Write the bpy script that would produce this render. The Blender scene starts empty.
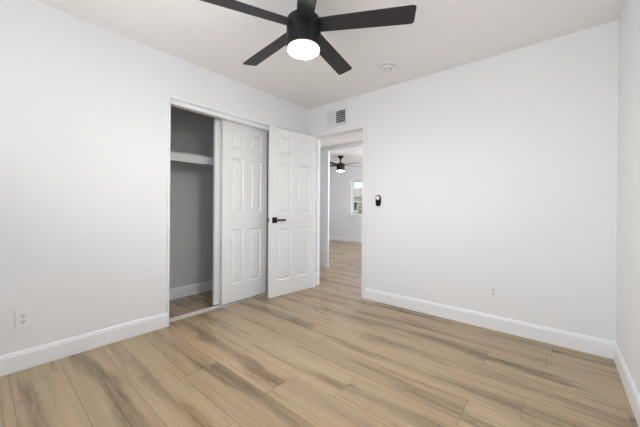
import bpy, bmesh, math, random
from mathutils import Vector, Matrix

scene = bpy.context.scene
C = scene.collection
PI = math.pi

# ------------------------------------------------------------------ camera
F_PX, YAW, ROLL = 284.43, math.radians(39.984), math.radians(-0.4334)
cam_d = bpy.data.cameras.new('camera')
cam_d.sensor_fit = 'HORIZONTAL'
cam_d.sensor_width = 36.0
cam_d.lens = 36.0 * F_PX / 640.0
cam_d.shift_y = -(213.5 - 207.63) / 640.0
cam_d.clip_start = 0.02
cam = bpy.data.objects.new('camera', cam_d)
C.objects.link(cam)
fwd = Vector((-math.sin(YAW), math.cos(YAW), 0))
right0 = Vector((math.cos(YAW), math.sin(YAW), 0))
up0 = Vector((0, 0, 1))
# image x = r*cos(roll) - u*sin(roll), image y = r*sin(roll) + u*cos(roll)
cr, sr = math.cos(ROLL), math.sin(ROLL)
rx = right0 * cr - up0 * sr
ux = right0 * sr + up0 * cr
M = Matrix((rx, ux, -fwd)).transposed().to_4x4()
M.translation = Vector((2.6813, -2.9339, 1.0745))
cam.matrix_world = M
scene.camera = cam

# ------------------------------------------------------------------ world, exposure
scene.view_settings.view_transform = 'Standard'
scene.view_settings.look = 'None'
scene.view_settings.gamma = 1.0
scene.view_settings.use_curve_mapping = False
scene.view_settings.exposure = 0.27

world = bpy.data.worlds.new('sky')
scene.world = world
world.use_nodes = True
nt = world.node_tree
nt.nodes.clear()
wo = nt.nodes.new('ShaderNodeOutputWorld')
bg = nt.nodes.new('ShaderNodeBackground')
sk = nt.nodes.new('ShaderNodeTexSky')
sk.sky_type = 'NISHITA'
sk.sun_disc = False
sk.sun_elevation = math.radians(50)
sk.sun_rotation = math.radians(200)
sk.dust_density = 2.0
bg.inputs['Strength'].default_value = 0.26
nt.links.new(sk.outputs[0], bg.inputs['Color'])
nt.links.new(bg.outputs[0], wo.inputs[0])

def sun(name, rot, energy, color):
    d = bpy.data.lights.new(name, 'SUN'); d.energy = energy; d.color = color; d.angle = math.radians(0.6)
    o = bpy.data.objects.new(name, d); C.objects.link(o); o.rotation_euler = rot
    return o
sun('sun', Vector((.55, .18, -.8)).to_track_quat('-Z', 'Y').to_euler(), 1.3, (1, .96, .9))

def area(name, loc, rot, sx, sy, energy, color):
    d = bpy.data.lights.new(name, 'AREA'); d.shape = 'RECTANGLE'; d.size = sx; d.size_y = sy
    d.energy = energy; d.color = color
    o = bpy.data.objects.new(name, d); C.objects.link(o)
    o.location = loc; o.rotation_euler = rot
    return o
DAY = (0.925, 0.948, 1.005)
# daylight lamps set at wall openings; the front and hall ones are added fill
area('daylight_bedroom_window', (3.10, -1.75, 1.50), (0, PI / 2 + .7, 0), 1.15, 1.45, 5.5, DAY)
area('front_fill', (1.75, -3.50, 1.50), (PI / 2 + .85, 0, 0), 1.6, 1.15, 33, DAY)  # unseen fill added to lift the back wall and ceiling
area('hall_end_fill', (2.98, 0.575, 1.08), (0, PI / 2, 0), 2.0, 0.8, 17, DAY)  # added fill at the unseen hall end, no door there
area('daylight_far_room_window', (1.58, 3.0, 1.5), (0, PI / 2 + 1.0, 0), 1.3, 2.0, 115, DAY)
LAMP_STRENGTH = 148.0
FAR_LAMP_STRENGTH = 25.0

# ------------------------------------------------------------------ materials
def pmat(name, color, rough=0.5, metal=0.0, spec=0.5, bump=0.0, bscale=200.0, var=0.0, vscale=3.0):
    m = bpy.data.materials.new(name)
    m.use_nodes = True
    n = m.node_tree.nodes; l = m.node_tree.links
    b = n['Principled BSDF']
    b.inputs['Base Color'].default_value = (*color, 1)
    b.inputs['Roughness'].default_value = rough
    b.inputs['Metallic'].default_value = metal
    b.inputs['Specular IOR Level'].default_value = spec
    tc = n.new('ShaderNodeTexCoord')
    if var > 0:
        ns = n.new('ShaderNodeTexNoise'); ns.inputs['Scale'].default_value = vscale
        ns.inputs['Detail'].default_value = 3
        mr = n.new('ShaderNodeMapRange'); mr.inputs['To Min'].default_value = 1 - var; mr.inputs['To Max'].default_value = 1 + var
        mx = n.new('ShaderNodeVectorMath'); mx.operation = 'SCALE'
        mx.inputs[0].default_value = color
        l.new(tc.outputs['Object'], ns.inputs['Vector']); l.new(ns.outputs['Fac'], mr.inputs['Value'])
        l.new(mr.outputs[0], mx.inputs['Scale']); l.new(mx.outputs[0], b.inputs['Base Color'])
    if bump > 0:
        nb = n.new('ShaderNodeTexNoise'); nb.inputs['Scale'].default_value = bscale; nb.inputs['Detail'].default_value = 2
        bp = n.new('ShaderNodeBump'); bp.inputs['Strength'].default_value = bump; bp.inputs['Distance'].default_value = 0.002
        l.new(tc.outputs['Object'], nb.inputs['Vector']); l.new(nb.outputs['Fac'], bp.inputs['Height'])
        l.new(bp.outputs['Normal'], b.inputs['Normal'])
    return m

M_WALL = pmat('wall_paint', (0.87, 0.873, 0.878), 0.75, spec=0.3, bump=0.15, bscale=90, var=0.008, vscale=1.5)
M_CLOSET_SHADE = pmat('closet_shaded_paint', (0.64, 0.64, 0.645), 0.8, spec=0.3, bump=0.15, bscale=90)  # same white as the walls, darkened to put closet shade into the colour
M_CEIL = pmat('ceiling_paint', (0.925, 0.908, 0.888), 0.85, spec=0.2, bump=0.2, bscale=70, var=0.01, vscale=1.2)
M_TRIM = pmat('trim_paint', (0.905, 0.915, 0.93), 0.4, spec=0.4, var=0.005)
M_DOOR = pmat('door_paint', (0.87, 0.87, 0.865), 0.42, spec=0.4, bump=0.04, bscale=160)
M_BLACK = pmat('matte_black_metal', (0.010, 0.010, 0.010), 0.5, metal=0.0, spec=0.25, bump=0.02, bscale=300)
M_BLADE = pmat('black_blade', (0.022, 0.021, 0.022), 0.5, spec=0.45, bump=0.05, bscale=120, var=0.1, vscale=8)
M_PLASTIC = pmat('white_plastic', (0.87, 0.87, 0.87), 0.35, spec=0.5, var=0.004)
M_GREY = pmat('grey_plastic', (0.42, 0.42, 0.43), 0.5)
M_SLOT = pmat('socket_slot', (0.03, 0.03, 0.03), 0.7)
M_VENT = pmat('vent_enamel', (0.80, 0.80, 0.81), 0.4, spec=0.4)
M_DUCT = pmat('duct_sheet', (0.10, 0.11, 0.12), 0.6)
M_ALU = pmat('aluminium_track', (0.82, 0.82, 0.83), 0.38, metal=0.25, bump=0.02, bscale=400)
M_STEEL = pmat('brushed_steel', (0.55, 0.55, 0.55), 0.35, metal=0.9, bump=0.02, bscale=400)
M_REMOTE = pmat('black_plastic', (0.008, 0.008, 0.009), 0.45, spec=0.2, bump=0.02, bscale=300)
M_EXT = pmat('stucco', (0.66, 0.58, 0.49), 0.9, bump=0.3, bscale=30, var=0.05)
M_FRAMEW = pmat('vinyl_window', (0.78, 0.80, 0.81), 0.4, var=0.004)
M_GRAVEL = pmat('gravel_ground', (0.38, 0.33, 0.27), 0.95, bump=0.5, bscale=60, var=0.15, vscale=8)
M_BARK = pmat('bark', (0.16, 0.10, 0.06), 0.9, bump=0.6, bscale=40, var=0.2)

def tile_mat():
    m = pmat('roof_tile', (0.40, 0.24, 0.16), 0.85)
    n = m.node_tree.nodes; l = m.node_tree.links; b = n['Principled BSDF']
    tc = n.new('ShaderNodeTexCoord'); w = n.new('ShaderNodeTexWave'); w.inputs['Scale'].default_value = 2.2
    w.bands_direction = 'X'; w.inputs['Distortion'].default_value = 0.6
    r = n.new('ShaderNodeValToRGB'); r.color_ramp.elements[0].color = (.22, .17, .13, 1); r.color_ramp.elements[1].color = (.60, .52, .44, 1)
    l.new(tc.outputs['Object'], w.inputs['Vector']); l.new(w.outputs['Fac'], r.inputs[0]); l.new(r.outputs[0], b.inputs['Base Color'])
    return m
M_TILE = tile_mat()

def leaf_mat():
    m = pmat('leaf', (0.12, 0.24, 0.06), 0.6)
    n = m.node_tree.nodes; l = m.node_tree.links; b = n['Principled BSDF']
    g = n.new('ShaderNodeTexNoise'); g.inputs['Scale'].default_value = 6
    tc = n.new('ShaderNodeTexCoord')
    r = n.new('ShaderNodeValToRGB'); r.color_ramp.elements[0].color = (.04, .10, .02, 1); r.color_ramp.elements[1].color = (.20, .34, .09, 1)
    r.color_ramp.elements[0].position = .35; r.color_ramp.elements[1].position = .65
    l.new(tc.outputs['Object'], g.inputs['Vector']); l.new(g.outputs['Fac'], r.inputs[0]); l.new(r.outputs[0], b.inputs['Base Color'])
    return m
M_LEAF = leaf_mat()

def glass_mat():
    m = bpy.data.materials.new('window_glass'); m.use_nodes = True
    n = m.node_tree.nodes; l = m.node_tree.links; n.clear()
    o = n.new('ShaderNodeOutputMaterial'); mx = n.new('ShaderNodeMixShader')
    t = n.new('ShaderNodeBsdfTransparent'); t.inputs[0].default_value = (.95, .98, .98, 1)
    g = n.new('ShaderNodeBsdfGlossy'); g.inputs['Roughness'].default_value = 0.02
    fr = n.new('ShaderNodeFresnel'); fr.inputs[0].default_value = 1.35
    l.new(fr.outputs[0], mx.inputs[0]); l.new(t.outputs[0], mx.inputs[1]); l.new(g.outputs[0], mx.inputs[2]); l.new(mx.outputs[0], o.inputs[0])
    return m
M_GLASS = glass_mat()

def lamp_mat(strength):
    m = bpy.data.materials.new('frosted_lamp'); m.use_nodes = True
    n = m.node_tree.nodes
    b = n['Principled BSDF']
    b.inputs['Base Color'].default_value = (.9, .88, .82, 1)
    b.inputs['Roughness'].default_value = .4
    b.inputs['Emission Color'].default_value = (.985, .965, .93, 1)
    b.inputs['Emission Strength'].default_value = strength
    return m
M_LAMP = lamp_mat(LAMP_STRENGTH)
M_FAR_LAMP = lamp_mat(FAR_LAMP_STRENGTH)
def rim_mat():
    m = bpy.data.materials.new('frosted_lamp_rim'); m.use_nodes = True
    b = m.node_tree.nodes['Principled BSDF']
    b.inputs['Base Color'].default_value = (.9, .8, .65, 1)
    b.inputs['Emission Color'].default_value = (1.0, .72, .48, 1)
    b.inputs['Emission Strength'].default_value = 0.8
    return m
M_RIM = rim_mat()

def floor_mat():
    m = bpy.data.materials.new('oak_plank'); m.use_nodes = True
    n = m.node_tree.nodes; l = m.node_tree.links
    b = n['Principled BSDF']
    uv = n.new('ShaderNodeUVMap'); uv.uv_map = 'grain'
    at = n.new('ShaderNodeAttribute'); at.attribute_name = 'tone'
    def N(t, **k):
        x = n.new(t)
        for a, v in k.items(): setattr(x, a, v)
        return x
    def mapping(sx, sy):
        mp = N('ShaderNodeMapping'); mp.inputs['Scale'].default_value = (sx, sy, 1)
        l.new(uv.outputs[0], mp.inputs[0]); return mp
    pl = N('ShaderNodeUVMap'); pl.uv_map = 'plank'
    sx = N('ShaderNodeSeparateXYZ'); l.new(pl.outputs[0], sx.inputs[0])
    def math_(op, a, bb=None, c=None):
        x = N('ShaderNodeMath', operation=op)
        for i, v in enumerate((a, bb, c)):
            if v is None: continue
            if isinstance(v, (int, float)): x.inputs[i].default_value = v
            else: l.new(v, x.inputs[i])
        return x.outputs[0]
    def noise(sx_, sy_, detail=3, dist=0.0, rough=.5):
        mp = mapping(sx_, sy_)
        q = N('ShaderNodeTexNoise'); q.inputs['Scale'].default_value = 1.0; q.inputs['Detail'].default_value = detail
        q.inputs['Distortion'].default_value = dist; q.inputs['Roughness'].default_value = rough
        l.new(mp.outputs[0], q.inputs['Vector']); return q.outputs['Fac']
    def ramp(v, a0, a1, b0, b1, smooth=True):
        m_ = N('ShaderNodeMapRange'); m_.interpolation_type = 'SMOOTHSTEP' if smooth else 'LINEAR'
        for nm, val in (('From Min', a0), ('From Max', a1), ('To Min', b0), ('To Max', b1)): m_.inputs[nm].default_value = val
        l.new(v, m_.inputs['Value']); return m_.outputs[0]
    # heart figure: a wandering darker band down the middle of each plank
    wander = math_('MULTIPLY', math_('SUBTRACT', noise(.8, .6, 2), .5), 1.4)
    wtone = math_('MULTIPLY', math_('SUBTRACT', at.outputs['Fac'], .5), .35)
    dist_ = math_('ABSOLUTE', math_('ADD', math_('ADD', math_('SUBTRACT', sx.outputs['Y'], .5), wander), wtone))
    edge = math_('ADD', dist_, math_('MULTIPLY', math_('SUBTRACT', noise(1.6, 15.0, 4, .8), .5), .60))
    band = ramp(edge, .0, .36, 1.0, 0.0)
    amp = ramp(noise(.9, 2.0, 2), .36, .60, .25, 1.0)
    band = math_('MULTIPLY', band, amp)
    streak = noise(1.2, 30.0, 4, .3)
    n2out = streak
    # cathedral rings within the band
    rings = noise(2.6, 42.0, 3, 1.6)
    v = math_('SUBTRACT', .77, math_('MULTIPLY', band, .50))
    v = math_('ADD', v, math_('MULTIPLY', math_('SUBTRACT', streak, .5), .85))
    v = math_('ADD', v, math_('MULTIPLY', math_('MULTIPLY', math_('SUBTRACT', rings, .5), band), 1.2))
    v = math_('ADD', v, math_('MULTIPLY', math_('SUBTRACT', at.outputs['Fac'], 0.5), 0.22))
    r1 = N('ShaderNodeValToRGB'); e = r1.color_ramp.elements
    e[0].position = 0.05; e[0].color = (.185, .130, .078, 1)
    e[1].position = 1.0; e[1].color = (.525, .388, .250, 1)
    k = e.new(.40); k.color = (.305, .224, .140, 1)
    k = e.new(.70); k.color = (.430, .318, .204, 1)
    l.new(v, r1.inputs[0])
    # knots and torn grain in the band
    knot = math_('MULTIPLY', ramp(noise(7.0, 22.0, 5, 1.8, .65), .51, .63, 0, 1), ramp(band, .35, .9, 0, .60))
    mxa = N('ShaderNodeMixRGB'); mxa.inputs[2].default_value = (.150, .098, .056, 1)
    l.new(knot, mxa.inputs[0]); l.new(r1.outputs[0], mxa.inputs[1])
    pores = ramp(noise(9.0, 240.0, 2), .3, .7, .92, 1.06, False)
    sc = N('ShaderNodeVectorMath', operation='SCALE')
    l.new(mxa.outputs[0], sc.inputs[0]); l.new(pores, sc.inputs['Scale'])
    r5 = N('ShaderNodeValToRGB'); r5.color_ramp.elements[0].position = .36; r5.color_ramp.elements[1].position = .64
    r5.color_ramp.elements[0].color = (1.015, .955, .92, 1); r5.color_ramp.elements[1].color = (.95, .98, .93, 1)
    l.new(noise(.6, 5.0, 2), r5.inputs[0])
    m5 = N('ShaderNodeMixRGB', blend_type='MULTIPLY'); m5.inputs[0].default_value = 1.0
    l.new(sc.outputs[0], m5.inputs[1]); l.new(r5.outputs[0], m5.inputs[2])
    l.new(m5.outputs[0], b.inputs['Base Color'])
    rr = N('ShaderNodeMapRange'); rr.inputs['To Min'].default_value = .22; rr.inputs['To Max'].default_value = .36
    l.new(n2out, rr.inputs[0]); l.new(rr.outputs[0], b.inputs['Roughness'])
    b.inputs['Specular IOR Level'].default_value = 0.45
    bp = N('ShaderNodeBump'); bp.inputs['Strength'].default_value = .15; bp.inputs['Distance'].default_value = .001
    l.new(n2out, bp.inputs['Height']); l.new(bp.outputs[0], b.inputs['Normal'])
    return m
M_FLOOR = floor_mat()
M_GAP = pmat('plank_joint', (0.17, 0.12, 0.075), 0.8)

# ------------------------------------------------------------------ mesh helpers
def add_box(bm, x0, x1, y0, y1, z0, z1, bevel=0.0):
    r = bmesh.ops.create_cube(bm, size=1.0)
    vs = r['verts']
    for v in vs:
        v.co = Vector(((x0 + x1) / 2 + v.co.x * (x1 - x0), (y0 + y1) / 2 + v.co.y * (y1 - y0), (z0 + z1) / 2 + v.co.z * (z1 - z0)))
    if bevel > 0:
        es = list({e for v in vs for e in v.link_edges})
        bmesh.ops.bevel(bm, geom=es, offset=bevel, segments=2, affect='EDGES', profile=.6)
    return bm

def add_lathe(bm, prof, seg=40, c=(0, 0, 0), axis='Z'):
    """prof: list of (radius, height)"""
    rings = []
    for r, h in prof:
        ring = []
        if r < 1e-6:
            p = Vector((0, 0, h))
            ring = [bm.verts.new(p)]
        else:
            for k in range(seg):
                a = 2 * PI * k / seg
                ring.append(bm.verts.new((r * math.cos(a), r * math.sin(a), h)))
        rings.append(ring)
    for A, B in zip(rings, rings[1:]):
        for k in range(seg):
            k2 = (k + 1) % seg
            if len(A) == 1 and len(B) == 1: continue
            if len(A) == 1: bm.faces.new((A[0], B[k2], B[k]))
            elif len(B) == 1: bm.faces.new((A[k], A[k2], B[0]))
            else: bm.faces.new((A[k], A[k2], B[k2], B[k]))
    vs = [v for r in rings for v in r]
    if axis == 'Y-':      # height axis points to -y
        for v in vs: v.co = Vector((v.co.x, -v.co.z, v.co.y))
    if axis == 'X':
        for v in vs: v.co = Vector((v.co.z, v.co.x, v.co.y))
    for v in vs: v.co += Vector(c)
    return bm

def add_prism(bm, pts, h0, h1, bevel=0.0):
    """outline pts (x,y) extruded z h0..h1"""
    a = [bm.verts.new((x, y, h0)) for x, y in pts]
    b = [bm.verts.new((x, y, h1)) for x, y in pts]
    n = len(pts)
    fs = [bm.faces.new(a[::-1]), bm.faces.new(b)]
    for i in range(n):
        fs.append(bm.faces.new((a[i], a[(i + 1) % n], b[(i + 1) % n], b[i])))
    if bevel > 0:
        es = list(set(fs[0].edges) | set(fs[1].edges))
        bmesh.ops.bevel(bm, geom=es, offset=bevel, segments=2, affect='EDGES', profile=.6)
    return bm

def obj(name, bm, mat, parent=None, smooth=False, loc=None):
    bmesh.ops.recalc_face_normals(bm, faces=bm.faces)
    me = bpy.data.meshes.new(name)
    bm.to_mesh(me); bm.free()
    me.materials.append(mat)
    if smooth:
        for p in me.polygons: p.use_smooth = True
        try:
            me.set_sharp_from_angle(angle=math.radians(35))
        except Exception: pass
    o = bpy.data.objects.new(name, me)
    C.objects.link(o)
    if parent: o.parent = parent
    if loc: o.location = loc
    return o

def thing(name, label, cat, loc=(0, 0, 0), rotz=0.0, group=None):
    o = bpy.data.objects.new(name, None)
    o.empty_display_size = .1
    C.objects.link(o)
    o.location = loc; o.rotation_euler = (0, 0, rotz)
    o['label'] = label; o['category'] = cat
    if group: o['group'] = group
    return o

def tag(o, label, cat, group=None):
    o['label'] = label; o['category'] = cat
    if group: o['group'] = group
    return o

def struct(o, label=None, cat=None):
    o['kind'] = 'structure'
    if label: o['label'] = label
    if cat: o['category'] = cat
    return o

def dup(root, loc, rotz, label):
    r = root.copy(); C.objects.link(r); r.location = loc; r.rotation_euler = (0, 0, rotz); r['label'] = label
    for ch in list(root.children):
        c = ch.copy(); C.objects.link(c); c.parent = r
        for g in ch.children:
            d = g.copy(); C.objects.link(d); d.parent = c
    return r

def wall(name, axis, a, b, u0, u1, z0, z1, holes, mat, label):
    """axis 'x': slab x a..b running along y u0..u1; axis 'y': slab y a..b running along x. holes: (u0,u1,z0,z1)"""
    us = sorted({u0, u1} | {v for h in holes for v in h[:2]})
    zs = sorted({z0, z1} | {v for h in holes for v in h[2:]})
    bm = bmesh.new()
    def solid(i, j):
        if i < 0 or j < 0 or i >= len(us) - 1 or j >= len(zs) - 1: return False
        uc, zc = (us[i] + us[i + 1]) / 2, (zs[j] + zs[j + 1]) / 2
        return not any(h[0] < uc < h[1] and h[2] < zc < h[3] for h in holes)
    cache = {}
    def V(u, z, d):
        k = (u, z, d)
        if k not in cache:
            cache[k] = bm.verts.new((d, u, z) if axis == 'x' else (u, d, z))
        return cache[k]
    for i in range(len(us) - 1):
        for j in range(len(zs) - 1):
            if not solid(i, j): continue
            U0, U1, Z0, Z1 = us[i], us[i + 1], zs[j], zs[j + 1]
            for d in (a, b): bm.faces.new((V(U0, Z0, d), V(U1, Z0, d), V(U1, Z1, d), V(U0, Z1, d)))
            if not solid(i - 1, j): bm.faces.new((V(U0, Z0, a), V(U0, Z0, b), V(U0, Z1, b), V(U0, Z1, a)))
            if not solid(i + 1, j): bm.faces.new((V(U1, Z0, a), V(U1, Z0, b), V(U1, Z1, b), V(U1, Z1, a)))
            if not solid(i, j - 1): bm.faces.new((V(U0, Z0, a), V(U0, Z0, b), V(U1, Z0, b), V(U1, Z0, a)))
            if not solid(i, j + 1): bm.faces.new((V(U0, Z1, a), V(U0, Z1, b), V(U1, Z1, b), V(U1, Z1, a)))
    return struct(obj(name, bm, mat), label, 'wall')

def slab(name, x0, x1, y0, y1, z0, z1, mat, label, cat='ceiling', bevel=0.0):
    bm = bmesh.new(); add_box(bm, x0, x1, y0, y1, z0, z1, bevel)
    return struct(obj(name, bm, mat), label, cat)

# ------------------------------------------------------------------ dimensions
W, H, T = 3.004, 2.44, 0.12
YF = -3.40            # front wall (behind the camera)
CY0, CY1, CZ = -1.844, -0.625, 2.048       # closet opening
DX0, DX1, DZ = 0.12, 0.88, 2.030           # clear doorway
HY = 1.03; HY2 = 1.34                      # far side of hall
FX0, FX1, FY = -3.75, 1.50, 4.60           # far room

# ------------------------------------------------------------------ floor of planks
def build_floor():
    PW, PL = 0.2345, 1.55
    known = {0: 1.1, 3: 1.42, 9: 1.45, 10: 1.25, 11: 1.0, 12: .72, 1: 2.623, 2: 2.285, 4: 2.537, 5: 0.75, 6: 1.710, 7: 1.397, 8: 0.88}
    rnd = random.Random(5)
    bm = bmesh.new()
    uvl = bm.loops.layers.uv.new('grain')
    uvp = bm.loops.layers.uv.new('plank')
    tone = bm.loops.layers.float_color.new('tone')
    X0, X1, Y0, Y1 = -3.95, 3.30, -3.60, 4.75
    g = 0.0011
    k0 = math.floor(-Y1 / PW); k1 = math.ceil(-Y0 / PW)
    last = 0.3
    for k in range(k0, k1):
        ya, yb = -(k + 1) * PW, -k * PW
        ya, yb = max(ya, Y0), min(yb, Y1)
        if yb <= ya: continue
        off = known.get(k)
        if off is None:
            off = (last + rnd.choice((.45, .62, .8, 1.0))) % PL
        off %= PL; last = off
        x = X0 - PL + ((off - X0) % PL)
        while x < X1:
            a, b = max(x, X0), min(x + PL, X1)
            if b > a + 1e-4:
                t = rnd.random(); du, dv = rnd.uniform(0, 60), rnd.uniform(0, 60); fl = rnd.choice((-1, 1))
                vs = [bm.verts.new(p) for p in ((a + g, ya + g, 0), (b - g, ya + g, 0), (b - g, yb - g, 0), (a + g, yb - g, 0))]
                f = bm.faces.new(vs)
                for lp in f.loops:
                    lp[uvl].uv = ((lp.vert.co.x - x) * fl + du, lp.vert.co.y - ya + dv)
                    lp[uvp].uv = (lp.vert.co.x - x, (lp.vert.co.y + (k + 1) * PW) / PW)
                    lp[tone] = (t, t, t, 1)
            x += PL
    me = bpy.data.meshes.new('floor'); 
    n = len(bm.faces)
    # dark substrate seen in the joints
    r = bmesh.ops.create_cube(bm, size=1.0)
    for v in r['verts']:
        v.co = Vector(((X0 + X1) / 2 + v.co.x * (X1 - X0), (Y0 + Y1) / 2 + v.co.y * (Y1 - Y0), -0.0012 + (-0.05 if v.co.z < 0 else 0)))
    bm.faces.ensure_lookup_table()
    for i, f in enumerate(bm.faces):
        f.material_index = 0 if i < n else 1
    bm.to_mesh(me); bm.free()
    me.materials.append(M_FLOOR); me.materials.append(M_GAP)
    o = bpy.data.objects.new('floor', me); C.objects.link(o)
    struct(o, 'light oak wide plank floor running through the room and hall', 'floor')
build_floor()

# ------------------------------------------------------------------ shell
wall('wall_left', 'x', -T, 0, YF - T, 0.0, 0, H, [(CY0, CY1, 0, CZ)], M_WALL, 'white painted wall with the closet opening')
wall('wall_back', 'y', 0, T, -T, W, 0, H, [(DX0 - .015, DX1 + .015, 0, DZ + .015), (.355, .632, 2.15, 2.314)], M_WALL, 'white wall with the doorway and air vent')
wall('wall_right', 'x', W, W + T, YF - T, T, 0, H, [(-2.48, -1.02, .92, 2.08)], M_WALL, 'white wall at the right edge of the photo')
wall('wall_front', 'y', YF - T, YF, 0, W, 0, H, [(.95, 2.55, .92, 2.08)], M_WALL, 'white wall behind the viewpoint')
slab('ceiling', 0, W, YF, 0, H, H + .1, M_CEIL, 'off white flat ceiling of the bedroom')
# closet box
wall('wall_closet_back', 'x', -.734 - T, -.734, -2.2, 0.0, 0, H, [], M_CLOSET_SHADE, 'grey shaded back wall inside the closet')
wall('wall_closet_left', 'y', -2.2 - T, -2.2, -.734, -T, 0, H, [], M_CLOSET_SHADE, 'left end wall inside the closet')
wall('wall_closet_right', 'y', -.22, -.22 + T, -.734, -T, 0, H, [], M_CLOSET_SHADE, 'right end wall inside the closet')
slab('ceiling_closet', -.734, -T, -2.2, -.22, H, H + .1, M_CLOSET_SHADE, 'ceiling inside the closet')
# hall
wall('wall_hall_left', 'x', -1.30 - T, -1.30, T, HY2, 0, 2.145, [], M_WALL, 'left end wall of the hall')
wall('wall_hall_near', 'y', 0.0, T, -1.30 - T, -T, 0, H, [], M_WALL, 'hall side of the wall beside the closet')
wall('wall_hall_right', 'x', 3.0, 3.0 + T, T, HY, 0, H, [(.16, 1.0, 0.02, 2.1)], M_WALL, 'right end wall of the hall')  # opening added for the hall fill lamp
wall('hall_far_panel', 'y', HY, HY + .035, -1.30 - T, -.455, 0, 2.145, [], M_WALL, 'thin white door panel across the hall, seen through the doorway')  # thin panel taken for a door, built as a wall slab
wall('wall_hall_far_right', 'y', HY, HY2, .95, 3.12, 0, 2.145, [], M_WALL, 'white wall across the hall, right of the wide opening')
slab('wall_hall_header', -.455, .95, HY, HY2, 2.083, 2.145, M_WALL, 'low header over the opening across the hall', 'wall')
slab('ceiling_hall', -1.42, 3.12, T, HY2, 2.145, 2.22, M_CEIL, 'lowered hall ceiling seen through the doorway')
wall('wall_soffit', 'y', HY2 - .1, HY2, -3.75, 3.12, 2.22, H, [], M_WALL, 'drop between the hall ceiling and far room ceiling')
# far room
wall('wall_far_room_near', 'y', HY2 - .1, HY2, FX0, -1.42, 0, 2.22, [], M_WALL, 'near wall of the far room, left of the hall')
wall('wall_far_room_back', 'y', FY, FY + .15, FX0, FX1, 0, H, [(-2.36, -1.15, .86, 1.92)], M_WALL, 'pale grey far room wall with a window')
wall('wall_far_room_left', 'x', FX0 - T, FX0, HY2 - .1, FY + .15, 0, H, [], M_WALL, 'left wall of the far room')
wall('wall_far_room_right', 'x', FX1, FX1 + T, HY2, FY + .15, 0, H, [(2.0, 4.0, .85, 2.15)], M_WALL, 'right wall of the far room')
slab('ceiling_far_room', FX0, FX1, HY2, FY, H, H + .1, M_CEIL, 'far room ceiling around the small fan')

# ------------------------------------------------------------------ baseboards
def baseboard(name, p0, p1, out, label):
    """from p0 to p1 on the wall face; out = unit normal into the room"""
    p0, p1, out = Vector((*p0, 0)), Vector((*p1, 0)), Vector((*out, 0))
    prof = [(0, .002), (.014, .002), (.014, .104), (.0115, .110), (.0095, .120), (.006, .126), (0, .128)]
    bm = bmesh.new()
    A = [bm.verts.new(p0 + out * d + Vector((0, 0, z))) for d, z in prof]
    B = [bm.verts.new(p1 + out * d + Vector((0, 0, z))) for d, z in prof]
    n = len(prof)
    bm.faces.new(A); bm.faces.new(B[::-1])
    for i in range(n): bm.faces.new((A[i], B[i], B[(i + 1) % n], A[(i + 1) % n]))
    return struct(obj(name, bm, M_TRIM), label, 'baseboard')
baseboard('baseboard_left', (0, YF), (0, CY0 - .018), (1, 0), 'white baseboard along the left wall up to the closet')
baseboard('baseboard_back', (DX1 + .055, 0), (W, 0), (0, -1), 'white baseboard along the back wall, right of the doorway')
baseboard('baseboard_right', (W, -.014), (W, YF), (-1, 0), 'white baseboard along the right wall')
baseboard('baseboard_left_corner', (0, CY1 + .02), (0, 0), (1, 0), 'short white baseboard between closet and corner')
baseboard('baseboard_front', (0.014, YF), (W - .014, YF), (0, 1), 'baseboard behind the viewpoint')
baseboard('baseboard_closet', (-.734, -2.2), (-.734, -.22), (1, 0), 'white baseboard on the closet back wall')
baseboard('baseboard_far_room', (FX0, FY), (FX1, FY), (0, -1), 'white baseboard below the far room window')

# ------------------------------------------------------------------ doorway frame
def door_frame():
    bm = bmesh.new()
    add_box(bm, DX0 - .015, DX0, -.0, T, 0, DZ + .015)
    add_box(bm, DX1, DX1 + .015, 0, T, 0, DZ + .015)
    add_box(bm, DX0, DX1, 0, T, DZ, DZ + .015)
    o = obj('trim_1', bm, M_DOOR); struct(o, 'white door jamb lining the bedroom doorway', 'door frame')
    bm = bmesh.new()      # door stop
    add_box(bm, DX0, DX0 + .010, .045, .080, 0, DZ)
    add_box(bm, DX1 - .010, DX1, .045, .080, 0, DZ)
    add_box(bm, DX0 + .010, DX1 - .010, .045, .080, DZ - .010, DZ)
    obj('door_stop', bm, M_DOOR, o)
    bm = bmesh.new()
    cw, ci = .050, .005
    for y0, y1, w0, w1 in ((-.011, 0, 0, cw), (-.015, -.011, cw * .45, cw - .004)):
        add_box(bm, DX0 - ci - w1, DX0 - ci - w0, y0, y1, 0, DZ + ci + w1)
        add_box(bm, DX1 + ci + w0, DX1 + ci + w1, y0, y1, 0, DZ + ci + w1)
        add_box(bm, DX0 - ci - w0, DX1 + ci + w0, y0, y1, DZ + ci + w0, DZ + ci + w1)
    obj('casing', bm, M_DOOR, o)
    return o
door_frame()

# closet opening: thin edge trim, fascia, tracks
bm = bmesh.new()
e = .018
add_box(bm, -T, .013, CY0 - e, CY0, .0, CZ + e, .002)
add_box(bm, -T, .013, CY1, CY1 + e, .0, CZ + e, .002)
add_box(bm, -T, .013, CY0, CY1, CZ, CZ + e, .002)
add_box(bm, .012, .017, CY0 - e, CY0 - e + .010, 0, CZ + e, .001)
add_box(bm, .012, .017, CY1 + e - .010, CY1 + e, 0, CZ + e, .001)
add_box(bm, .012, .017, CY0 - e + .010, CY1 + e - .010, CZ + e - .010, CZ + e, .001)
closet_frame = struct(obj('trim_2', bm, M_TRIM), 'thin white trim edging the closet opening', 'closet frame')
bm = bmesh.new()
add_box(bm, -.022, -.004, CY0, CY1, 2.003, CZ)
add_box(bm, -.078, -.022, CY0, CY1, 2.006, 2.018)
obj('fascia', bm, M_TRIM, closet_frame)
bm = bmesh.new()
add_box(bm, -.120, -.078, CY0, CY1, 2.042, CZ)
add_box(bm, -.1005, -.0985, CY0, CY1, 2.022, 2.042)
obj('top_track', bm, M_ALU, closet_frame)
bm = bmesh.new()
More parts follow.
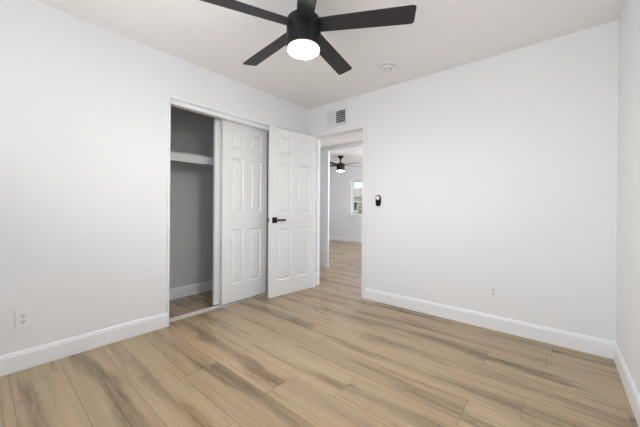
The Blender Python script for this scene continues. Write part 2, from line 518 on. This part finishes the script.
add_box(bm, -.150, -.078, CY0, CY1, 0.0, .005, .001)
for x in (-.0795, -.130, -.1495): add_box(bm, x - .0015, x + .0015, CY0, CY1, .004, .007)
obj('bottom_track', bm, M_ALU, closet_frame)['label'] = 'bright aluminium floor track'

# ------------------------------------------------------------------ six panel doors
def panel_door_bm(w, h, th, cols, rows, z0=0.0):
    """local: width along +X 0..w, thickness y -th..0, height z0..z0+h. moulded panels on both faces"""
    bm = bmesh.new()
    xs = sorted({0, w} | {c for p in cols for c in p}); zs = sorted({0, h} | {c for p in rows for c in p})
    for ys, sg in ((0.0, 1), (-th, -1)):
        for i in range(len(xs) - 1):
            for j in range(len(zs) - 1):
                a, b, c, d = xs[i], xs[i + 1], zs[j], zs[j + 1]
                is_p = (a, b) in cols and (c, d) in rows
                def ring(ins, dep):
                    return [bm.verts.new((x, ys - sg * dep, z0 + z)) for x, z in ((a + ins, c + ins), (b - ins, c + ins), (b - ins, d - ins), (a + ins, d - ins))]
                if not is_p:
                    bm.faces.new(ring(0, 0)); continue
                R = [ring(0, 0), ring(.003, .003), ring(.012, .015), ring(.018, .015), ring(.036, .0035)]
                for A, B in zip(R, R[1:]):
                    for k in range(4): bm.faces.new((A[k], A[(k + 1) % 4], B[(k + 1) % 4], B[k]))
                bm.faces.new(R[-1])
    # edges
    for x in (0, w):
        bm.faces.new([bm.verts.new(p) for p in ((x, 0, z0), (x, -th, z0), (x, -th, z0 + h), (x, 0, z0 + h))])
    for z in (z0, z0 + h):
        bm.faces.new([bm.verts.new(p) for p in ((0, 0, z), (w, 0, z), (w, -th, z), (0, -th, z))])
    bmesh.ops.remove_doubles(bm, verts=bm.verts, dist=1e-5)
    return bm
ROWS = [(.196, .806), (1.006, 1.601), (1.712, 1.907)]

def place_dir(o, x, y, ax):
    """local X -> ax (2d), local Y -> right hand side"""
    ang = math.atan2(ax[1], ax[0]); o.location = (x, y, 0); o.rotation_euler = (0, 0, ang)

# sliding closet doors: local X along +y, local +Y -> world -x ; so faces at local y=-th is world +x side
def sliding(name, xf, y0, label):
    w = .61
    bm = panel_door_bm(w, 1.999, .034, [(.115, .272), (.362, .519)], ROWS, .019)
    o = obj(name, bm, M_DOOR); place_dir(o, xf - .034, y0, (0, 1))
    return struct(o, label, 'sliding door')
sliding('door_2', -.085, -1.266, 'front white six panel sliding closet door beside the open closet gap')
sliding('door_3', -.142, -1.322, 'rear sliding closet door, only its edge showing')

# open hinged door
DA = math.radians(5.9)
dirv = (-math.sin(DA), -math.cos(DA))
# local X -> dirv ; local +Y = rot90 ccw of dirv = (cos, -sin) -> towards +x (visible face)
bm = panel_door_bm(.735, 2.021, .035, [(.112, .317), (.413, .618)], [(.186, .812), (1.010, 1.612), (1.715, 1.932)], .005)
door = obj('door_1', bm, M_DOOR); place_dir(door, .166, -.028, dirv)
struct(door, 'open white six panel bedroom door with black lever handle', 'door')
def lever(bm, sg, y0):
    # sg +1: visible face outward +y ; rosette centred s=.672, z=.922
    s, z = .668, .922
    add_box(bm, s - .033, s + .033, min(y0, y0 + sg * .009), max(y0, y0 + sg * .009), z - .033, z + .033, .002)
for sg, y0 in ((1, 0.0), (-1, -.035)):
    bm = bmesh.new(); lever(bm, sg, y0)
    ros = obj('handle', bm, M_BLACK, door)
    bm = bmesh.new()
    a, b = sorted((y0 + sg * .009, y0 + sg * .045))
    add_lathe(bm, [(0, 0), (.011, 0), (.011, .036), (0, .036)], 20, (0, 0, 0))
    for v in bm.verts: v.co = Vector((.668 + v.co.x, y0 + sg * (.009 + v.co.z), .922 + v.co.y))
    a, b = sorted((y0 + sg * .034, y0 + sg * .048))
    add_box(bm, .668 - .135, .668 + .012, a, b, .922 - .011, .922 + .011, .003)
    obj('lever', bm, M_BLACK, ros)
bm = bmesh.new(); add_box(bm, .7345, .7365, -.030, -.005, .893, .951, .0005)
latch = obj('latch_plate', bm, M_STEEL, door)
bm = bmesh.new(); add_box(bm, .736, .745, -.024, -.011, .912, .932, .002)
obj('latch_bolt', bm, M_BLACK, latch)
for z in (.2, 1.0, 1.83):
    bm = bmesh.new()
    add_lathe(bm, [(0, 0), (.006, 0), (.006, .09), (0, .09)], 14, (-.010, -.040, z))
    add_box(bm, -.010, .002, -.036, -.004, z, z + .09)
    obj('hinge', bm, M_STEEL, door)

# ------------------------------------------------------------------ closet shelf
t = thing('closet_shelf', 'grey white shelf board with cleat inside the closet', 'shelf', (-.58, -1.2, 1.60))
bm = bmesh.new(); add_box(bm, -.154, .150, -.995, .975, .042, .060, .001); obj('board', bm, M_CLOSET_SHADE, t)
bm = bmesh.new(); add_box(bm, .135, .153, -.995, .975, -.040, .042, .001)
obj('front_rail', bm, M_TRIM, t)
bm = bmesh.new(); add_box(bm, -.154, -.136, -.995, .975, -.045, .042, .001); obj('cleat', bm, M_CLOSET_SHADE, t)

# ------------------------------------------------------------------ ceiling fans
def make_fan(label, loc, rz, BPITCH, lamp):
    t = thing('ceiling_fan', label, 'ceiling fan', (*loc, H), rz)
    bm = bmesh.new(); add_lathe(bm, [(0, 0), (.080, 0), (.080, -.012), (.055, -.050), (.028, -.085), (0, -.088)], 40)
    obj('canopy', bm, M_BLACK, t, True)
    bm = bmesh.new(); add_lathe(bm, [(0, -.04), (.018, -.04), (.018, -.19), (.030, -.192), (.030, -.205), (0, -.205)], 24)
    obj('downrod', bm, M_BLACK, t, True)
    bm = bmesh.new()
    add_lathe(bm, [(0, -.195), (.085, -.195), (.100, -.205), (.106, -.222), (.106, -.342), (.103, -.346), (.103, -.350), (.106, -.353), (.106, -.376), (.101, -.380), (0, -.380)], 64)
    obj('motor_housing', bm, M_BLACK, t, True)
    bm = bmesh.new()
    add_lathe(bm, [(.0, -.376), (.097, -.376), (.098, -.392), (0, -.392)], 64)
    ring = obj('lamp_rim', bm, M_RIM, t, True)
    bm = bmesh.new()
    add_lathe(bm, [(0, -.392), (.098, -.392), (.096, -.397), (.088, -.402), (.068, -.405), (.040, -.407), (0, -.408)], 64)
    obj('lamp_shade', bm, lamp, t, True)['label'] = 'glowing frosted lamp cover'
    for k in range(5):
        bm = bmesh.new()
        r0, r1 = .095, .662
        # outline in (r, w): slightly rounded tip corners
        pts = [(r0, -.050), (r1 - .02, -.061), (r1 - .006, -.057), (r1, -.045), (r1 + .0, .045), (r1 - .006, .057), (r1 - .02, .061), (r0, .050)]
        add_prism(bm, pts, -.004, .004, .0015)
        bmesh.ops.rotate(bm, verts=bm.verts, cent=(0, 0, 0), matrix=Matrix.Rotation(math.radians(BPITCH), 3, 'X'))
        bmesh.ops.translate(bm, verts=bm.verts, vec=(0, 0, -.245))
        b = obj('blade', bm, M_BLADE, t)
        b.rotation_euler = (0, 0, 2 * PI * k / 5)
        bm = bmesh.new()
        add_box(bm, .06, .150, -.022, .022, -.006, 0, .001)
        bmesh.ops.rotate(bm, verts=bm.verts, cent=(0, 0, 0), matrix=Matrix.Rotation(math.radians(BPITCH), 3, 'X'))
        bmesh.ops.translate(bm, verts=bm.verts, vec=(0, 0, -.234))
        br = obj('blade_bracket', bm, M_BLACK, b)
    return t
make_fan('large black five blade ceiling fan with lit round lamp, near the viewpoint', (1.466, -1.655), .518, -13.0, M_LAMP)
make_fan('small distant black ceiling fan with lit lamp, seen through the doorway', (-1.73, 3.16), math.radians(130), 11.0, M_FAR_LAMP)

# ------------------------------------------------------------------ smoke detector
t = thing('smoke_detector', 'round white smoke detector on the ceiling right of the fan', 'smoke detector', (1.419, -.439, H))
bm = bmesh.new(); add_lathe(bm, [(0, 0), (.077, 0), (.077, -.010), (.073, -.014), (0, -.014)], 48); obj('base', bm, M_PLASTIC, t, True)
bm = bmesh.new(); add_lathe(bm, [(0, -.014), (.064, -.014), (.063, -.026), (.056, -.038), (.044, -.041), (.040, -.038), (0, -.038)], 48); obj('cover', bm, M_PLASTIC, t, True)
bm = bmesh.new(); add_lathe(bm, [(.0, -.036), (.030, -.036), (.030, -.0435), (.026, -.046), (0, -.046)], 32); obj('sensor_cap', bm, M_PLASTIC, t, True)
bm = bmesh.new(); add_lathe(bm, [(.0655, -.016), (.0662, -.016), (.0662, -.0215), (.0645, -.0215)], 48); obj('shade_band', bm, M_GREY, t)  # grey band puts the shade under the flange into colour
bm = bmesh.new(); add_lathe(bm, [(.030, -.0375), (.036, -.0375), (.036, -.0425), (.030, -.0425)], 36); obj('shade_ring', bm, M_GREY, t)  # grey ring puts the shade around the cap into colour
bm = bmesh.new(); add_lathe(bm, [(0, -.036), (.004, -.036), (.004, -.043), (0, -.043)], 12, (.037, 0, 0)); obj('test_light', bm, M_SLOT, t)

# ------------------------------------------------------------------ air vent
t = thing('air_vent', 'white two bank air supply vent on the wall above the doorway', 'air vent', (.49, 0, 2.232))
bm = bmesh.new()
for x0, x1, z0, z1 in ((-.163, .163, .077, .106), (-.163, .163, -.106, -.077), (-.163, -.134, -.077, .077), (.137, .163, -.077, .077), (-.016, -.004, -.077, .077)):
    add_box(bm, x0, x1, -.009, 0, z0, z1, .0015)
obj('frame', bm, M_VENT, t)
for k in range(9):
    bm = bmesh.new()
    add_box(bm, -.0072, .0072, -.0006, .0006, -.077, .077)
    bmesh.ops.rotate(bm, verts=bm.verts, cent=(0, 0, 0), matrix=Matrix.Rotation(math.radians(38), 3, 'Z'))
    obj('louver', bm, M_VENT, t, loc=(-.127 + k * .0137, -.001, 0))
for k in range(3):
    bm = bmesh.new()
    add_box(bm, -.008, .008, -.0006, .0006, -.077, .077)
    bmesh.ops.rotate(bm, verts=bm.verts, cent=(0, 0, 0), matrix=Matrix.Rotation(math.radians(-53), 3, 'Z'))
    obj('louver', bm, M_VENT, t, loc=(.031 + k * .035, .0, 0))
for k in range(6):
    bm = bmesh.new(); add_box(bm, -.004, .137, .0065, .0085, -.0032, .0032)
    obj('damper_bar', bm, M_VENT, t, loc=(0, 0, -.062 + k * .025))
bm = bmesh.new()
for a in ((-.13, .138, .10, .102, -.0775, .0775), (-.1295, -.128, .0, .10, -.077, .077), (.1375, .139, 0, .10, -.077, .077), (-.129, .1375, 0, .10, .0755, .077), (-.129, .1375, 0, .10, -.077, -.0755)):
    add_box(bm, *a)
obj('duct', bm, M_DUCT, t)

# ------------------------------------------------------------------ outlets
def make_outlet(w):
    t = thing('wall_outlet', '', 'outlet', (0, 0, 0), 0, 'duplex outlets')
    del t['group']
    # face looks to local -y
    bm = bmesh.new(); add_box(bm, -w / 2, w / 2, -.0075, 0, -.063, .063, .0022); pl = obj('cover_plate', bm, M_PLASTIC, t)
    for s in (-1, 1):
        bm = bmesh.new()
        pts = []
        for k in range(32):
            a = 2 * PI * k / 32
            pts.append((max(-.0145, min(.0145, .0172 * math.cos(a))), .0172 * math.sin(a)))
        # octagonal-ish face
        vs0 = [bm.verts.new((x, -.0070, s * .0195 + z * .82)) for x, z in pts]
        vs1 = [bm.verts.new((x * .97, -.0088, s * .0195 + z * .80)) for x, z in pts]
        for i in range(32): bm.faces.new((vs0[i], vs0[(i + 1) % 32], vs1[(i + 1) % 32], vs1[i]))
        bm.faces.new(vs1)
        rc = obj('receptacle', bm, M_PLASTIC, t)
        bm = bmesh.new()
        for x, hh in ((-.0066, .0050), (.0066, .0042)):
            add_box(bm, x - .0016, x + .0016, -.0093, -.0085, s * .0195 + .0035 - hh, s * .0195 + .0035 + hh)
        add_lathe(bm, [(0, .0085), (.0032, .0085), (.0032, .0093), (0, .0093)], 14, (0, 0, s * .0195 - .0075), 'Y-')
        obj('slots', bm, M_SLOT, rc)
    bm = bmesh.new(); add_lathe(bm, [(0, .0070), (.003, .0070), (.0028, .0082), (0, .0086)], 14, (0, 0, 0), 'Y-'); obj('screw', bm, M_STEEL, t)
    return t
out0 = make_outlet(.078)
out0.location = (2.242, 0, .337); out0['label'] = 'white double wall outlet on the back wall, right of the doorway'
dup(out0, (0, -2.751, .335), PI / 2, 'white double wall outlet on the left wall near the left edge')
dup(out0, (-2.80, FY, .36), 0, 'tiny white wall outlet in the far room below the window')

# ------------------------------------------------------------------ wall control
t = thing('wall_remote_control', 'black pill shaped wall control with round white dial right of the doorway', 'wall control', (1.097, 0, 1.160))
def pill(bm, w, h, y0, y1, ins=.003):
    r = w / 2; pts = []
    for k in range(17): a = PI * k / 16; pts.append((r * math.cos(a), h / 2 - r + r * math.sin(a)))
    for k in range(17): a = PI + PI * k / 16; pts.append((r * math.cos(a), -h / 2 + r + r * math.sin(a)))
    rings = []
    for y, s in ((y0, 0), (y1 + .004, 0), (y1, ins)):
        rings.append([bm.verts.new((x * (1 - s / r), y, z * (1 - 2 * s / h))) for x, z in pts])
    n = len(pts)
    for A, B in zip(rings, rings[1:]):
        for i in range(n): bm.faces.new((A[i], A[(i + 1) % n], B[(i + 1) % n], B[i]))
    bm.faces.new(rings[0]); bm.faces.new(rings[-1])
bm = bmesh.new(); pill(bm, .062, .130, 0, -.017); obj('body', bm, M_REMOTE, t, True)
bm = bmesh.new(); add_lathe(bm, [(0, .016), (.0225, .016), (.0225, .020), (.020, .022), (0, .022)], 32, (0, 0, .031), 'Y-')
obj('dial', bm, M_PLASTIC, t, True)['label'] = 'round white dial'
for x, z in ((-.013, -.012), (.013, -.012), (-.013, -.036), (.013, -.036)):
    bm = bmesh.new(); add_lathe(bm, [(0, .016), (.008, .016), (.0075, .0185), (0, .0185)], 20, (x, 0, z), 'Y-')
    obj('button', bm, M_REMOTE, t, True)

# ------------------------------------------------------------------ windows
def window(name, axis, a0, a1, z0, z1, d0, label, rail=None, sill=None):
    """axis 'y': window in an x-running wall at depth d0..d0+.05 ; axis 'x' likewise"""
    def B(bm, u0, u1, e0, e1, zz0, zz1):
        if axis == 'y': add_box(bm, u0, u1, e0, e1, zz0, zz1)
        else: add_box(bm, e0, e1, u0, u1, zz0, zz1)
    f = .026
    bm = bmesh.new()
    B(bm, a0, a0 + f, d0, d0 + .05, z0, z1); B(bm, a1 - f, a1, d0, d0 + .05, z0, z1)
    B(bm, a0 + f, a1 - f, d0, d0 + .05, z0, z0 + f); B(bm, a0 + f, a1 - f, d0, d0 + .05, z1 - f, z1)
    o = struct(obj(name, bm, M_FRAMEW), label, 'window')
    bm = bmesh.new()
    if rail is None:
        m = (a0 + a1) / 2; B(bm, m - .02, m + .02, d0 + .01, d0 + .04, z0 + f, z1 - f)
    else:
        B(bm, a0 + f, a1 - f, d0 + .01, d0 + .04, rail - .02, rail + .02)
    obj('window_rail', bm, M_FRAMEW, o)
    bm = bmesh.new(); B(bm, a0 + f, a1 - f, d0 + .024, d0 + .026, z0 + f, z1 - f)
    obj('window_pane', bm, M_GLASS, o)
    if sill:
        bm = bmesh.new(); B(bm, a0 - .04, a1 + .04, sill[0], sill[1], z0 - .02, z0); obj('window_sill', bm, M_TRIM, o)
    return o
window('window_1', 'y', -2.36, -1.15, .86, 1.92, FY + .09, 'far room window looking onto foliage and a tiled roof', rail=1.27, sill=(FY - .03, FY))
window('window_2', 'x', -2.48, -1.02, .92, 2.08, W + .03, 'bedroom window in the right wall')
window('window_3', 'y', .95, 2.55, .92, 2.08, YF - .08, 'unseen bedroom window behind the viewpoint, added for fill light')
window('window_4', 'x', 2.0, 4.0, .85, 2.15, FX1 + .03, 'window in the right wall of the far room')

# ------------------------------------------------------------------ outside the far window
bm = bmesh.new(); add_box(bm, -60, 40, 4.9, 70, -.30, -.15)
struct(obj('ground', bm, M_GRAVEL), 'gravel ground outside', 'ground')
t = thing('neighbor_house', 'tan stucco house with tiled roof seen through the far window', 'house', (-17, 30, -.15))
bm = bmesh.new(); add_box(bm, -9, 9, 0, 8, 0, 2.7); obj('stucco_wall', bm, M_EXT, t)
def gable(bm, x0, x1, y0, y1, z0, z1):
    a = [bm.verts.new(p) for p in ((x0, y0, z0), (x1, y0, z0), (x1, y1, z0), (x0, y1, z0), (x0 + 3, (y0 + y1) / 2, z1), (x1 - 3, (y0 + y1) / 2, z1))]
    for f in ((0, 1, 5, 4), (2, 3, 4, 5), (1, 2, 5), (3, 0, 4), (3, 2, 1, 0)): bm.faces.new([a[i] for i in f])
bm = bmesh.new(); gable(bm, -9.6, 9.6, -.7, 8.7, 2.7, 4.2); obj('roof', bm, M_TILE, t)
for x in (-6, -2, 2, 6):
    bm = bmesh.new(); add_box(bm, x - .6, x + .6, -.04, .02, 1.0, 2.1); obj('window', bm, M_SLOT, t)
def shrub(x, y, h, r, seed, label, trunk=.3):
    rnd = random.Random(seed)
    t = thing('shrub', label, 'shrub', (x, y, -.15))
    bm = bmesh.new(); add_lathe(bm, [(0, 0), (.05, 0), (.03, h * .6), (0, h * .6)], 10)
    obj('stem', bm, M_BARK, t)
    bm = bmesh.new()
    for i in range(1800):
        u, v, w = rnd.gauss(0, .45), rnd.gauss(0, .45), rnd.random()
        p = Vector((u * r, v * r, h * (.12 + .88 * w) * (1 - .25 * (u * u + v * v))))
        q = Matrix.Rotation(rnd.uniform(0, 6.28), 3, 'Z') @ Matrix.Rotation(rnd.uniform(-1, 1), 3, 'X')
        s = rnd.uniform(.05, .09)
        vs = [bm.verts.new(p + q @ Vector(c)) for c in ((-s * .4, 0, 0), (0, -s, 0), (s * .4, 0, .01), (0, s, 0))]
        bm.faces.new(vs)
    obj('leaves', bm, M_LEAF, t)
shrub(-5.9, 11.6, 1.85, .9, 10, 'green leafy shrub low in the far window')
